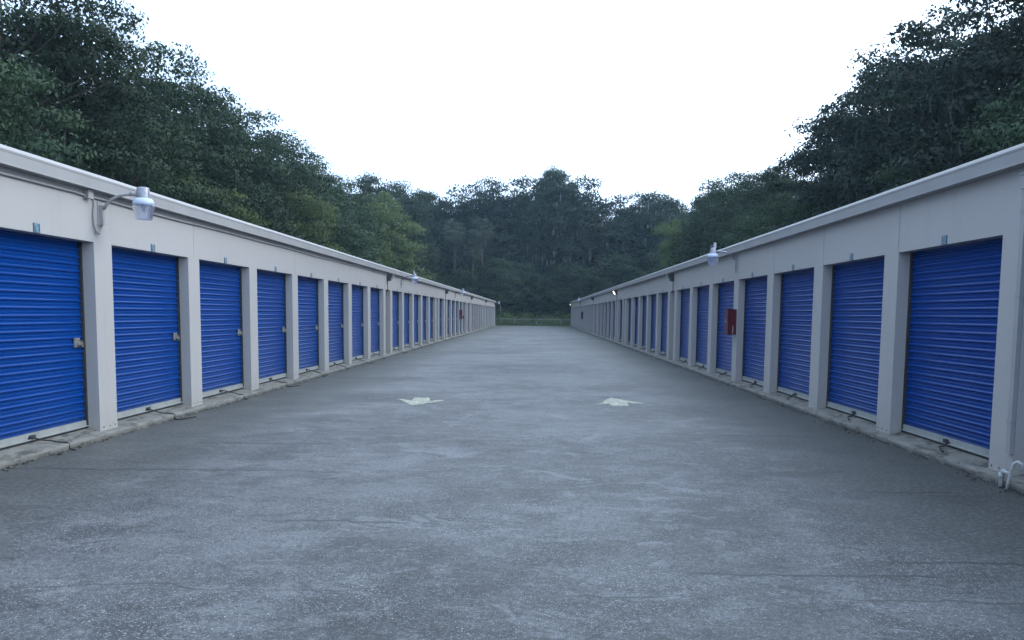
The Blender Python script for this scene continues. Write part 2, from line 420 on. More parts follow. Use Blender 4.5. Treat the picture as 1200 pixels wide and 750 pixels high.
def building(s, W, start, pitch, nb, end, label):
    root = empty('storage_building', (s * W, 0, 0), label, 'storage building', 'long cream storage buildings facing each other')
    B, yend = bays(start, pitch, nb, end)
    y0 = B[0][0] - PILLAR
    yend = end
    P = lambda d, y, z: (s * d, y, z)
    # --- front wall with openings, jambs, soffits, back and end walls
    w = MB()
    prev = y0
    for (a, b, nar) in B + [(yend, yend, False)]:
        w.quad(P(0, prev, ZK), P(0, a, ZK), P(0, a, ZO), P(0, prev, ZO))          # pillar face
        if b > a:
            w.quad(P(0, a, ZK), P(REC + .1, a, ZK), P(REC + .1, a, ZO), P(0, a, ZO))
            w.quad(P(0, b, ZK), P(REC + .1, b, ZK), P(REC + .1, b, ZO), P(0, b, ZO))
            w.quad(P(0, a, ZO), P(0, b, ZO), P(REC + .1, b, ZO), P(REC + .1, a, ZO))
            if nar: w.quad(P(REC + .02, a, ZK), P(REC + .02, b, ZK), P(REC + .02, b, ZO), P(REC + .02, a, ZO), 1)
        prev = b
    ys_ = sorted({y0, yend} | {q[0] for q in B})
    for a, b in zip(ys_, ys_[1:]): w.quad(P(0, a, ZO), P(0, b, ZO), P(0, b, ZE0 + .02), P(0, a, ZE0 + .02))
    for y in (y0, yend): w.quad(P(0, y, -.1), P(DEPTH, y, -.1), P(DEPTH, y, ZE0 + .02), P(0, y, ZE0 + .02))
    w.quad(P(DEPTH, y0, -.1), P(DEPTH, yend, -.1), P(DEPTH, yend, ZE0 + .02), P(DEPTH, y0, ZE0 + .02))
    # lapped panel seams
    for i, (a, b, nar) in enumerate(B):
        if s > 0:
            ysm = [b + (.0 if not nar else 0)]
        else:
            ysm = [a - .22] if i % 2 else []
        for y in ysm:
            w.box(P(-.003, y, ZO), P(.003, y + .012, ZE0), 0)
            if s > 0: w.box(P(-.0025, y + .012, ZO), P(.002, y + .020, ZE0), 2)
    w.build('wall', [M['wall'], M['dark'], M['screw']], root)
    # --- screws along the foot of the near pillars
    sc = MB(); sc.lathe([(0.0, 0), (.008, 0), (.008, .006), (0, .006)], (0, 0, 0), 8)
    sc.v = [(s * -z, x, y) for x, y, z in sc.v]; me_sc = sc.mesh('screw', M['screw'])
    for (a, b, nar) in B[nb - 1:nb + 2]:
        for dy in (-.36, -.2, -.06): link_mesh('screw', me_sc, root, (0, a + dy, ZK + .045))
    # --- roof with low ridge, and eave trim
    r = MB()
    poly = [(s * -.06, ZE1 - .03), (s * DEPTH / 2, ZE1 + .12), (s * (DEPTH + .1), ZE1 - .03), (s * (DEPTH + .1), ZE1 - .09), (s * DEPTH / 2, ZE1 + .05), (s * -.06, ZE1 - .09)]
    r.prism(poly, y0 - .1, yend + .08); r.build('roof', M['roof'], root)
    e = MB(); OV = -.14
    prof = [(OV + .045, ZE1), (OV + .015, ZE1 - .012), (OV - .004, ZEM + .02), (OV, ZEM), (OV + .004, ZEM - .006), (OV + .012, ZE0 + .02), (OV + .012, ZE0), (-.002, ZE0), (-.002, ZE0 + .04), (-.03, ZE1 - .005)]
    step = 6.1; y = y0 - .1; k = 0
    while y < yend + .06:                                  # lengths of trim lapped over one another
        y2 = min(y + step, yend + .06)
        o_ = .0015 * (k % 2)
        n = len(prof)
        e.add([(s * (px - o_), y, pz + o_) for px, pz in prof] + [(s * (px - o_), y2 - .001, pz + o_) for px, pz in prof],
              [tuple(range(n))[::-1], tuple(range(n, 2 * n))] + [(i, (i + 1) % n, n + (i + 1) % n, n + i) for i in range(n)])
        y = y2; k += 1
    e.build('eave_trim', M['trim'], root)
    # --- doors
    wD = pitch - PILLAR
    me_c = corrugated(s, wD)
    mb = MB(); mb.box(P(REC + .015, -wD / 2 - .02, .142), P(REC + .045, wD / 2 + .02, .225)); mb.box(P(REC - .005, -wD / 2 - .02, .150), P(REC + .015, wD / 2 + .02, .162))
    me_bar = mb.mesh('bottom_bar', M['bar'])
    mb = MB(); mb.box(P(REC + .018, -wD / 2 - .01, .123), P(REC + .046, wD / 2 + .01, .1415)); me_seal = mb.mesh('rubber_seal', M['dark'])
    me_guides = []
    for q in (-1, 1):
        mb = MB(); mb.box(P(REC + .005, q * (wD / 2 - .034), .13), P(REC + .075, q * (wD / 2 - .003), ZO - .004)); me_guides.append(mb.mesh('guide', M['dark']))
    yl = -s * (wD / 2 - .17)
    mb = MB(); mb.box(P(REC + .028, yl - .075, 1.14), P(REC + .034 - .02, yl + .055, 1.255)); mb.tube([P(REC + .02, yl - .05, 1.19), P(REC + .02, yl + .13, 1.19)], .011, 8)
    mb.box(P(REC + .015, yl - .01, 1.165), P(REC - .01, yl + .02, 1.215))
    me_latch = mb.mesh('latch', M['steel'])
    mb = MB(); mb.lathe([(0, -.012), (.030, -.012), (.030, .012), (0, .012)], (0, 0, 0), 12)
    for q in range(len(mb.v)):
        x, y, z = mb.v[q]; mb.v[q] = (s * (REC - .01 + z), yl + .045 + x, 1.165 + y)
    mb.tube([P(REC - .01, yl + .03, 1.185), P(REC - .01, yl + .03, 1.225), P(REC - .01, yl + .06, 1.225), P(REC - .01, yl + .06, 1.185)], .005, 6)
    me_lock = mb.mesh('padlock', M['brass'])
    mb = MB(); mb.box(P(REC - .012, -.045, .165), P(REC + .02, .045, .205)); me_br = mb.mesh('handle_bracket', M['dark'])
    cords = [make_cord(s, k) for k in range(5)]
    mb = MB(); mb.box(P(-.006, -.062, ZO + .004), P(.0, .062, ZO + .102)); me_pl = mb.mesh('number_plate', M['plate'])
    rr = random.Random(3 if s < 0 else 5); k = 0
    for (a, b, nar) in B:
        if nar:
            continue
        c = (a + b) / 2
        d = link_mesh('roller_door', me_c, root, (0, c, 0))
        link_mesh('bottom_bar', me_bar, d); link_mesh('rubber_seal', me_seal, d); link_mesh('guide', me_guides[0], d); link_mesh('guide', me_guides[1], d)
        link_mesh('latch', me_latch, d)
        if rr.random() < .7: link_mesh('padlock', me_lock, d)
        link_mesh('handle_bracket', me_br, d)
        link_mesh('pull_cord', cords[k % 5], d)
        p = link_mesh('number_plate', me_pl, root, (0, c - .02 * (k % 3), .0)); p.rotation_euler = (R(rr.uniform(-1.2, 1.2)), 0, 0) if False else (0, 0, 0)
        k += 1
    # --- slab edge
    kb = MB()
    n = 0; y = y0 - .3; seg = .25; rk = random.Random(9)
    rowsk = []
    while y < yend + .4:
        j = lambda a: rk.uniform(-a, a)
        rowsk.append([(s * (-.13 + j(.004)), y, -.02), (s * (-.13 + j(.006)), y, .045 + j(.004)), (s * (-.118 + j(.006)), y, .070 + j(.004)), (s * (-.09 + j(.004)), y, .079 + j(.002)),
                      (s * .0, y, .0815), (s * (REC), y, .118), (s * (REC + .09), y, ZD - .003)])
        y += seg
    for r_ in rowsk: kb.v += r_
    m_ = 7
    for q in range(len(rowsk) - 1):
        for p in range(m_ - 1):
            a = q * m_ + p; kb.f.append((a, a + 1, a + m_ + 1, a + m_)); kb.m.append(0)
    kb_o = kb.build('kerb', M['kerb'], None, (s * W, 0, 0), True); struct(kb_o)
    return root, B, yend

bl, BL, endL = building(-1, XL, 11.09, 2.90, 4, 114.9, 'long cream storage building with blue roller doors along the left side of the drive')
br, BR, endR = building(1, XR, 8.85, 2.935, 3, 116.6, 'long cream storage building with blue roller doors along the right side of the drive')

# conduit under the left eave, parts of that building
cb = MB()
pts = []
y = -1.0
while y < 117:
    pts.append((.022, y, 2.962 + .010 * math.sin(y * 1.1) * math.sin(y * .37))); y += .8
cb.tube([p for p in pts if p[1] < 10.3] + [(.022, 10.42, 2.962), (.022, 10.54, 2.962)] + [p for p in pts if 10.7 < p[1] < 34.8], .014, 6)
cb.build('conduit', M['trim'], bl)
jb = MB(); jb.box((.0, 10.42, 2.93), (.07, 10.54, 3.03)); jb.build('junction_box', M['trim'], bl)

# downspout and small box on the right building at the frame's edge
ds = MB(); ds.box((-.045, 8.402, .30), (-.004, 8.472, 2.80))
for z in (.6, 1.8, 2.6): ds.box((-.050, 8.398, z), (-.003, 8.478, z + .03))
ds.build('downspout', M['trim'], br)
bx = MB(); bx.box((-.07, 8.37, 2.815), (-.003, 8.475, 2.95)); bx.box((-.08, 8.36, 2.945), (-.003, 8.485, 2.962)); bx.build('junction_box', M['trim'], br)

# white plastic pipes by the downspout
pv = empty('drain_pipe', (XR - .165, 8.29, 0), 'white plastic drain pipes with elbows in front of the right building kerb', 'pipe')
pp = MB()
pp.tube([(0, 0, -.01), (0, 0, .10), (0, 0, .135)], .022, 12); pp.tube([(0, 0, .135), (0, -.012, .152), (0, -.04, .157), (0, -.13, .157)], .019, 12)
pp.tube([(0, 0, .085), (0, 0, .142)], .027, 12); pp.tube([(0, -.03, .157), (0, -.06, .157)], .025, 12)
pp.build('elbow_pipe', M['pvc'], pv, smooth=True)
pp = MB(); pp.tube([(-.01, -.12, -.01), (-.005, -.135, .08), (.0, -.16, .18), (.01, -.18, .255), (.03, -.205, .28), (.055, -.235, .265), (.06, -.24, .2)], .015, 10)
pp.build('hook_pipe', M['pvc'], pv, smooth=True)

# ----------------------------------------------------------------------------- yard lamps
def make_lamp(s, cell):
    """origin at the wall, arm reaches towards the drive"""
    t = bpy.data.objects.new('yard_lamp', None); COL.objects.link(t)
    A = .56
    h = MB(); c = (-s * A, 0, 0)
    if cell:
        h.lathe([(0, .15), (.03, .15), (.052, .145), (.058, .12), (.082, .02), (.086, .0)], c, 24)
    else:
        h.lathe([(0, .145), (.055, .145), (.069, .139), (.072, .128), (.074, .12), (.080, .0)], c, 24)
    h.build('housing', M['alu'], t, smooth=True)
    r = MB(); r.lathe([(.080, .012), (.100, .006), (.124, -.03), (.131, -.070), (.124, -.076), (.07, -.02)], c, 28); r.build('reflector_ring', M['ring'], t, smooth=True)
    l = MB(); l.lathe([(.126, -.072), (.127, -.085), (.098, -.245), (.092, -.255), (0.0, -.258)], c, 48, rib=.02); l.build('lens', M['lens'], t)
    b = MB(); b.lathe([(0, -.16), (.02, -.155), (.03, -.11), (.02, -.04), (.016, .0)], c, 12); b.build('bulb', M['ring'], t, smooth=True)
    if cell:
        p = MB(); p.lathe([(0, .26), (.030, .26), (.034, .25), (.034, .14), (.036, .135)], (-s * (A - .035), 0, 0), 14)
        p.tube([(-s * (A - .0), .0, .19), (-s * (A + .05), 0, .19), (-s * (A + .065), 0, .16)], .007, 6); p.build('photocell', M['alu'], t, smooth=True)
    a = MB()
    a.tube([(-s * (A - .06), 0, .06), (-s * (A - .16), 0, .068)], .032, 12)
    a.tube([(-s * .06, 0, -.12), (-s * .10, 0, -.065), (-s * .17, 0, .0), (-s * .27, 0, .045), (-s * .36, 0, .06), (-s * (A - .1), 0, .065)], .019, 10)
    a.build('arm', M['alu' if cell else 'trim'], t, smooth=True)
    k = MB(); k.box((-s * .01, -.022, -.32), (-s * .055, .022, -.08)); k.box((-s * .0, -.05, -.34), (-s * .012, .05, -.04)); k.build('bracket', M['trim'], t)
    w = MB()
    if cell:
        w.tube([(-s * .03, 0, -.30), (-s * .03, .01, -.36), (-s * .015, .03, -.42)], .01, 6)
    else:
        w.tube([(-s * .03, 0, -.31), (-s * .035, -.01, -.37), (-s * .03, -.06, -.43), (-s * .025, -.13, -.42), (-s * .02, -.17, -.34), (-s * .02, -.175, -.2), (-s * .02, -.15, -.08), (-s * .02, -.19, .0), (-s * .03, -.26, .015), (-s * .03, -.30, .02)], .012, 8)
    w.build('cable', M['trim'], t, smooth=True)
    return t

GL = 'mercury yard lamps on bent arms along the eaves'
LZ = 3.01
lampA = make_lamp(-1, False); lampA.location = (-XL, 10.80, LZ - .045)
tag(lampA, 'largest yard lamp, plain round cap, beside the nearest door of the left building', 'lamp', GL)
lampB = make_lamp(-1, True); lampB.location = (-XL, 34.9, LZ)
tag(lampB, 'yard lamp with pointed photocell, second along the left eave, past the first dark wall pack', 'lamp', GL)
for y, lb in ((58.0, 'small yard lamp halfway along the left eave, above the bay before the left red cabinet'), (113.6, 'tiny yard lamp at the far end corner of the left building')):
    c = copy_tree(lampB); c.location = (-XL, y, LZ); c['label'] = lb
lampC = make_lamp(1, True); lampC.location = (XR, 20.35, LZ)
tag(lampC, 'yard lamp with photocell above the red cabinet of the right building', 'lamp', GL)
c = copy_tree(lampC); c.location = (XR, 84.0, LZ); c['label'] = 'tiny yard lamp showing above the far part of the right eave'

# ----------------------------------------------------------------------------- wall packs
def make_pack(s, lit):
    t = bpy.data.objects.new('wall_pack_light', None); COL.objects.link(t)
    b = MB(); b.prism([(0, .13), (-s * .22, .13), (-s * .235, .10), (-s * .11, -.12), (0, -.12)], -.13, .13); b.build('housing', M['bronze'], t)
    l = MB()
    a0 = Vector((-s * .228, 0, .085)); a1 = Vector((-s * .125, 0, -.10)); nrm = Vector((-s * .9, 0, -.44)) * .012
    q = [(a0 + nrm, -.11), (a1 + nrm, -.11), (a1 + nrm, .11), (a0 + nrm, .11), (a0, -.12), (a1, -.12), (a1, .12), (a0, .12)]
    l.add([(v.x, y, v.z) for v, y in q], [(0, 1, 2, 3), (0, 4, 5, 1), (1, 5, 6, 2), (2, 6, 7, 3), (3, 7, 4, 0)]); l.build('lens', M['lit' if lit else 'dimlens'], t)
    f = MB(); f.tube([(-s * .012, 0, -.12), (-s * .012, 0, -.5)], .010, 6); f.build('conduit', M['bronze'], t)
    return t
GP = 'dark wedge shaped wall packs under the eaves'
nl = [a for a, b, n in BL if n]; nr = [a for a, b, n in BR if n]
protoL = make_pack(-1, False); protoR = make_pack(1, False); protoLit = make_pack(1, True)
PZ = 2.86
first = {'L': True, 'R': True, 'T': True}
def put_pack(kind, x, y, label):
    p = {'L': protoL, 'R': protoR, 'T': protoLit}[kind]
    if not first[kind]: p = copy_tree(p)
    first[kind] = False
    p.location = (x, y, PZ); tag(p, label, 'wall light', GP)
put_pack('L', -XL, nl[0] + .35, 'largest dark wall pack on the left building, beside the second lamp, unlit')
put_pack('L', -XL, nl[2] + .35, 'dark unlit wall pack, second along the left building')
put_pack('L', -XL, nl[4] + .35, 'dark unlit wall pack past the red cabinet, third along the left building')
put_pack('L', -XL, nl[6] + .35, 'very small unlit wall pack, fourth along the left building')
put_pack('L', -XL, nl[-1] + .35, 'very small unlit wall pack nearest the far corner of the left building')
put_pack('R', XR, nr[0] + .3, 'largest dark unlit wall pack on the right building, nearest the camera')
put_pack('T', XR, nr[2] + .3, 'lit wall pack glowing yellow halfway along the right building')
put_pack('R', XR, nr[4] + .3, 'dark unlit wall pack beyond the glowing one on the right building')
put_pack('R', XR, nr[6] + .3, 'small dark unlit wall pack below the tiny right yard lamp')
put_pack('T', XR, 115.2, 'small lit wall pack at the far corner of the right building')

# ----------------------------------------------------------------------------- cabinets
def cabinet(x, y, z, s, label, mat, w=.25, h=.58, d=.20, name='extinguisher_cabinet', grp='red extinguisher cabinets on pillars'):
    t = empty(name, (x, y, z), label, 'cabinet', grp)
    b = MB(); b.box((0, -w / 2, 0), (-s * d * .9, w / 2, h)); b.build('housing', mat, t)
    dr = MB(); dr.box((-s * d * .9, -w / 2 - .008, -.006), (-s * d, w / 2 + .008, h + .006)); 
    f = dr.build('door', mat, t)
    k = MB(); k.box((-s * d, w * .25, h * .45), (-s * (d + .02), w * .33, h * .6)); k.build('handle', M['steel'], f)
    r = MB(); r.box((-s * d * .35, -w / 2 - .007, .02), (-s * d * .42, -w / 2, h * .35)); r.build('hinge_strip', M['pvc'], t)
    return t
pil = lambda B, y: min((q[0] for q in B), key=lambda v: abs(v - .2 - y)) - .21
cabinet(XR, 20.36, 1.17, 1, 'dark red extinguisher cabinet on a pillar below the right yard lamp', M['red'])
cabinet(-XL, pil(BL, 60.8), 1.18, -1, 'bright red extinguisher cabinet far along the left building', M['red'], h=.66)
cabinet(XR, pil(BR, 87.0), 1.12, 1, 'dark brown cabinet far along the right building', M['dred'], h=.75)
t = empty('alarm_box', (-XL, pil(BL, 64.6), 1.2), 'tiny red box low on a pillar just past the left red cabinet', 'box')
q = MB(); q.box((0, -.09, 0), (.09, .09, .2)); q.box((0, -.1, .2), (.1, .1, .215)); q.build('housing', M['red'], t)
q = MB(); q.box((.09, -.05, .08), (.105, .05, .14)); q.build('pull_handle', M['pvc'], t)

# ----------------------------------------------------------------------------- painted arrows
def ground_pt(u, v):
    """photo pixel traced to the paving, used only to read the arrows' outline"""
    d = cam.matrix_world.to_3x3() @ Vector((u - 600, -(v - 375 - SHIFT), -F)); k = -(CAMH - .004) / d.z
    return (d.x * k, d.y * k, .004)
def flat_thing(name, pts, label):
    mb = MB(); mb.add([Vector(p) for p in pts], [tuple(range(len(pts)))])
    c = sum((Vector(p) for p in pts), Vector()) / len(pts)
    mb.v = [tuple(Vector(p) - Vector((c.x, c.y, 0))) for p in mb.v]
    o = mb.build(name, M['paint'], None, (c.x, c.y, 0)); tag(o, label, 'road marking', 'worn arrows painted on the drive'); return o
flat_thing('painted_arrow', [ground_pt(*p) for p in ((465, 466.8), (473, 470.2), (482.5, 475.2), (489, 474), (505, 471.7), (521, 469.2), (519, 468.4), (504, 469.6), (503, 465.8), (485, 465.9), (483, 469.2), (476, 468.2))],
           'worn white arrow on the left half of the drive pointing towards the camera')
flat_thing('painted_arrow', [ground_pt(*p) for p in ((697, 473.8), (706, 471.5), (709, 468.8), (716, 466.0), (723, 467.2), (737, 469.6), (754, 472.3), (753, 473.2), (735, 472.0), (737, 475.4), (718, 475.9), (714, 473.2), (706, 473.0))],
           'worn white arrow on the right half of the drive pointing away')

# ----------------------------------------------------------------------------- fence at the end
fe = empty('chain_link_fence', (0, 121, -.25), 'low galvanised chain link fence with top rail across the far end of the drive', 'fence')
fz = 1.12
def post(x, h, r=.035):
    m = MB(); m.tube([(x, 0, 0), (x, 0, h)], r, 8); m.lathe([(r * 1.15, 0), (r * 1.1, .03), (0, .06)], (x, 0, h), 8); m.build('post', M['galv'], fe, smooth=True)
for x in (-9.6, -6.4, -3.0, 3.35, 6.6, 9.8): post(x, fz)
post(.06, .72, .05)
m = MB(); m.tube([(-12.8, 0, fz), (3.35, 0, fz)], .03, 8); m.tube([(3.7, 0, fz - .02), (12, 0, fz - .06)], .026, 8); m.tube([(-12.8, 0, .1), (12, 0, .1)], .012, 6); m.build('rail', M['galv'], fe)
m = MB(); x = -12.8
while x < 12:
    for q in (-1, 1):
        m.tube([(x, q * .004, .05), (x + q * 1.0, q * .004, 1.05)], .0025, 3, cap=False)
    x += .09
m.build('wire_mesh', M['galv'], fe)

# ----------------------------------------------------------------------------- foliage
def leaf_mesh(name, centers, sizes, rng, mat, normals=None, aspect=.55, flat=.35, soft=False):
    """one four-cornered leaf spray per centre"""
    n = len(centers)
    a = rng.normal(size=(n, 3)); 
    if normals is not None: a = a * .75 + normals * 1.1
    a[:, 2] += flat * rng.random(n)
    a /= np.linalg.norm(a, axis=1)[:, None]
    b = np.cross(a, rng.normal(size=(n, 3))); b /= np.linalg.norm(b, axis=1)[:, None] + 1e-9
    c = np.cross(a, b)
    s = sizes[:, None]
    fold = a * s * .18
    v = np.stack([centers - b * s, centers - c * s * aspect + fold, centers + b * s * 1.05, centers + c * s * aspect + fold], 1).reshape(-1, 3)
    me = bpy.data.meshes.new(name)
    me.vertices.add(4 * n); me.vertices.foreach_set('co', v.astype(np.float32).ravel())
    me.loops.add(4 * n); me.loops.foreach_set('vertex_index', np.arange(4 * n, dtype=np.int32))
    me.polygons.add(n); me.polygons.foreach_set('loop_start', np.arange(0, 4 * n, 4, dtype=np.int32))
    me.polygons.foreach_set('loop_total', np.full(n, 4, dtype=np.int32))
    me.materials.append(mat); me.update(); me.validate()
    if soft and normals is not None:      # leaves of one clump face the light together
        nn = normals * .8 + a * .45; nn[:, 2] += .15; nn /= np.linalg.norm(nn, axis=1)[:, None]
        me.polygons.foreach_set('use_smooth', np.ones(n, dtype=bool))
        me.normals_split_custom_set_from_vertices(np.repeat(nn, 4, 0).astype(np.float32).tolist())
    return me

def crown_points(rng, Rr, H, zb, n_cl, per, lobes=6, rmin=.55, rmax=1.25, top=.62, fill=.62):
    """leaf-clump centres in an uneven crown: several big lobes, each filled with small clumps"""
    L = []
    for i in range(lobes):
        an = 2 * math.pi * (i + rng.random() * .7) / lobes
        rr = Rr * (.30 + .30 * rng.random()); z = zb + (H - zb) * (.25 + .55 * rng.random())
        L.append((rr * math.cos(an), rr * math.sin(an), z, Rr * (.42 + .16 * rng.random()), (H - zb) * (.20 + .1 * rng.random())))
    L.append((Rr * .1 * rng.normal(), Rr * .1 * rng.normal(), H - (H - zb) * .24, Rr * top, (H - zb) * .24))
    L.append((0, 0, zb + (H - zb) * .4, Rr * .62, (H - zb) * .38))
    cl = []
    for i in range(n_cl):
        l = L[int(rng.integers(len(L)))]
        d = rng.normal(size=3); d /= np.linalg.norm(d)
        k = fill + (1.04 - fill) * rng.random()
        cl.append((l[0] + d[0] * l[3] * k, l[1] + d[1] * l[3] * k, l[2] + d[2] * l[4] * k, rmin + (rmax - rmin) * rng.random() ** 1.5))
    cl = np.array(cl)
    P = []; N = []
    for x, y, z, r in cl:
        m = int(per * (r / rmax) ** 1.6) + 8
        d = rng.normal(size=(m, 3)); d /= np.linalg.norm(d, axis=1)[:, None]
        d[:, 2] = np.where(d[:, 2] < -.35, -d[:, 2] * .5, d[:, 2])
        rad = r * (.55 + .6 * rng.random(m))[:, None]
        P.append(np.array([x, y, z]) + d * rad * np.array([1.15, 1.15, .75])); N.append(d)
    return cl, np.concatenate(P), np.concatenate(N)

def trunk_mesh(rng, H, zb, cl, r0, name='trunk', mat='bark', nl=26):
    mb = MB()
    pts = [(0, 0, -.3)]; x = y = 0
    for k in range(1, 9):
        x += rng.normal() * .18; y += rng.normal() * .18; pts.append((x, y, H * .82 * k / 8))
    rads = [r0 * 1.35] + [r0 * (1 - .85 * k / 8) for k in range(1, 9)]
    mb.tube(pts, rads, 9)
    idx = rng.choice(len(cl), min(nl, len(cl)), replace=False)
    for i in idx:
        c = Vector(cl[i][:3]); h = max(zb * .5, min(H * .75, c.z - 1.0 - .35 * math.hypot(c.x, c.y)))
        k = min(7, int(h / (H * .82) * 8)); a = Vector(pts[k]).lerp(Vector(pts[k + 1]), h / (H * .82) * 8 - k)
        mid = a.lerp(c, .5) + Vector((rng.normal() * .3, rng.normal() * .3, -.25))
        q = a.lerp(mid, .5) + Vector((0, 0, -.12)); w = mid.lerp(c, .55) + Vector((rng.normal() * .15, rng.normal() * .15, .1))
        rr = r0 * .34 * (1 - .5 * h / H)
        mb.tube([a, q, mid, w, c], [rr, rr * .8, rr * .55, rr * .35, rr * .12], 5)
    return mb.mesh(name, M[mat], True)

def moss_mesh(rng, cl, zb, H, n, mat='moss', wk=1):
    """drooping tassels under the outer clumps"""
    mb = MB()
    for i in range(n):
        c = cl[int(rng.integers(len(cl)))]
        x, y = c[0] * 1.04 + rng.normal() * .35, c[1] * 1.04 + rng.normal() * .35; z = c[2] - c[3] * .45
        ln = (.3 + 1.0 * rng.random() ** 1.6) * (1 + .5 * (wk > 1)); x += rng.normal() * .2; w = (.02 + .04 * rng.random()) * wk; an = rng.random() * 3.14
        for sft in (0, 1.57):
            ca, sa = math.cos(an + sft) * w, math.sin(an + sft) * w
            j1, j2 = rng.normal() * .04, rng.normal() * .06
            mb.add([(x - ca * .4, y - sa * .4, z), (x + ca * .4, y + sa * .4, z), (x + ca + j1, y + sa, z - ln * .4), (x - ca + j1, y - sa, z - ln * .35),
                    (x + ca * .5 + j2, y + sa * .5, z - ln * .75), (x - ca * .6 + j2, y - sa * .6, z - ln * .7), (x + j2, y, z - ln)],
                   [(0, 1, 2, 3), (3, 2, 4, 5), (5, 4, 6)])
    return mb.mesh('hanging_moss', M[mat])

PROTO = {}
def make_proto(key, seed, Rr, H, zb, n_cl, per, leaf, mat, r0=.35, moss=0, lobes=6, rmin=.55, rmax=1.25, top=.62, fill=.62):
    rng = np.random.default_rng(seed)
    cl, P, N = crown_points(rng, Rr, H, zb, n_cl, per, lobes, rmin, rmax, top, fill)
    sz = leaf * (.6 + .8 * rng.random(len(P)))
    PROTO[key] = dict(crown=leaf_mesh('crown', P, sz, rng, M[mat], N, soft=True), trunk=trunk_mesh(rng, H, zb, cl, r0), H=H, R=Rr,
                      moss=moss_mesh(rng, cl, zb, H, moss, *(('farmoss', 2.2) if key.startswith('far') else ())) if moss else None)
# unit prototypes: H 16 m
make_proto('oak_a', 11, 5.3, 16, 2.0, 260, 340, .095, 'oak')
make_proto('oak_b', 12, 4.6, 16, 1.5, 250, 340, .095, 'oak', lobes=7)
make_proto('oak_c', 13, 5.8, 16, 2.2, 230, 340, .095, 'oak', lobes=8, rmax=1.5)
make_proto('dark_a', 14, 5.4, 16, 2.0, 250, 340, .095, 'oak2', moss=230, r0=.45)
make_proto('dark_b', 15, 4.8, 16, 2.5, 220, 340, .095, 'oak2', moss=190, r0=.45, lobes=8)
make_proto('far_a', 16, 4.6, 20, 3, 340, 200, .16, 'oak2', lobes=6, r0=.3, rmin=.8, rmax=1.7, fill=.5, top=.75)
make_proto('far_b', 17, 5.0, 20, 2, 340, 200, .16, 'oak2', moss=330, lobes=7, r0=.3, rmin=.8, rmax=1.7, fill=.5, top=.75)
make_proto('far_c', 18, 4.2, 20, 4, 340, 200, .16, 'oak', lobes=6, r0=.3, rmin=.8, rmax=1.7, fill=.5, top=.75)
make_proto('lime', 19, 4.3, 12, .8, 230, 320, .095, 'lime', lobes=7, r0=.2, rmax=1.3)
make_proto('low', 20, 3.6, 8, .3, 170, 460, .072, 'oak', lobes=7, r0=.16, rmax=1.1)
make_proto('low_lime', 21, 3.4, 8, .3, 160, 420, .075, 'lime', lobes=7, r0=.16, rmax=1.1)
make_proto('flat', 22, 5.0, 20, 14.5, 120, 150, .15, 'oak', lobes=5, r0=.3, rmax=1.3, top=.8)
make_proto('sparse', 23, 2.6, 20, 9, 46, 60, .17, 'oak', lobes=6, r0=.22, rmax=.9)

HFIT = {(-20.5, 24.5): 16.2, (-19.5, 33.0): 14.1, (-20.5, 40.0): 13.9, (-20.0, 47.5): 14.9, (-20.5, 55.0): 14.5, (-20.0, 62.5): 15.2, (-20.0, 71.0): 15.1, (-20.5, 80.5): 14.1, (-20.5, 93.0): 15.2, (-21.5, 106.0): 17.7, (-20.5, 122.0): 19.6, (20.0, 35.0): 18.0, (20.3, 42.5): 16.3, (20.0, 48.0): 17.3, (19.8, 54.0): 15.9, (20.6, 65.0): 12.2, (20.0, 72.0): 14.7, (20.0, 82.0): 14.7, (20.3, 92.5): 15.9, (21.5, 105.0): 16.2, (-24.0, 142.0): 22.9, (-18.4, 146.0): 21.0, (-13.3, 142.0): 21.5, (-8.8, 145.0): 23.2, (-4.6, 141.0): 22.2, (-0.6, 143.0): 23.9, (2.6, 141.0): 23.7, (6.0, 138.0): 22.9, (11.2, 139.0): 20.4, (15.2, 142.0): 20.6, (19.6, 138.0): 20.9, (26.0, 132.0): 20.5, (22.0, 150.0): 21.6, (9.3, 136.0): 19.6}
def tree(key, x, y, H, label, name='oak_tree', rs=1.0, rot=None, cat='tree', group='trees of the wood around the storage yard', z=0):
    H = HFIT.get((x, y), H); p = PROTO[key]; rr = random.Random(int(x * 131 + y * 17))
    t = empty(name, (x, y, z - .05), label, cat, group)
    k = H / p['H']; t.scale = (k * rs, k * rs, k); t.rotation_euler = (0, 0, rr.uniform(0, 6.28) if rot is None else rot)
    link_mesh('trunk', p['trunk'], t); link_mesh('crown', p['crown'], t)
    if p['moss']: link_mesh('hanging_moss', p['moss'], t)['kind'] = 'stuff'
    return t

# left row, tall
LROW = [
 ('oak_a', -20.5, 24.5, 17.6, 'tall dark oak filling the top left corner above the nearest door'),
 ('oak_b', -19.5, 33.0, 17.6, 'tall oak whose crown leaves the frame just left of the first lamp'),
 ('oak_c', -20.5, 40.0, 16.9, 'tall oak above the first lamp whose crown steps down from the top of the frame'),
 ('oak_a', -20.0, 47.5, 15.7, 'oak with feathery top above the second and third left doors'),
 ('oak_b', -20.5, 55.0, 14.9, 'oak with small sky holes in its crown above the left eave'),
 ('oak_c', -20.0, 62.5, 15.4, 'rounded oak behind the left building, above its fourth door'),
 ('oak_a', -20.0, 71.0, 15.6, 'mid green oak of the left row above the fifth and sixth doors'),
 ('oak_b', -20.5, 80.5, 16.1, 'last steep step of the left tree row, just left of the yellow green tree'),
 ('oak_c', -20.5, 93.0, 16.9, 'green tree with spiky top directly behind the yellow green tree on the left'),
 ('oak_b', -21.5, 106.0, 17.4, 'bushy tree right of the spiky topped one at the end of the left row'),
 ('oak_a', -20.5, 122.0, 19.2, 'dark tree where the left row meets the wood at the end of the drive'),
]
for a in LROW: tree(*a)
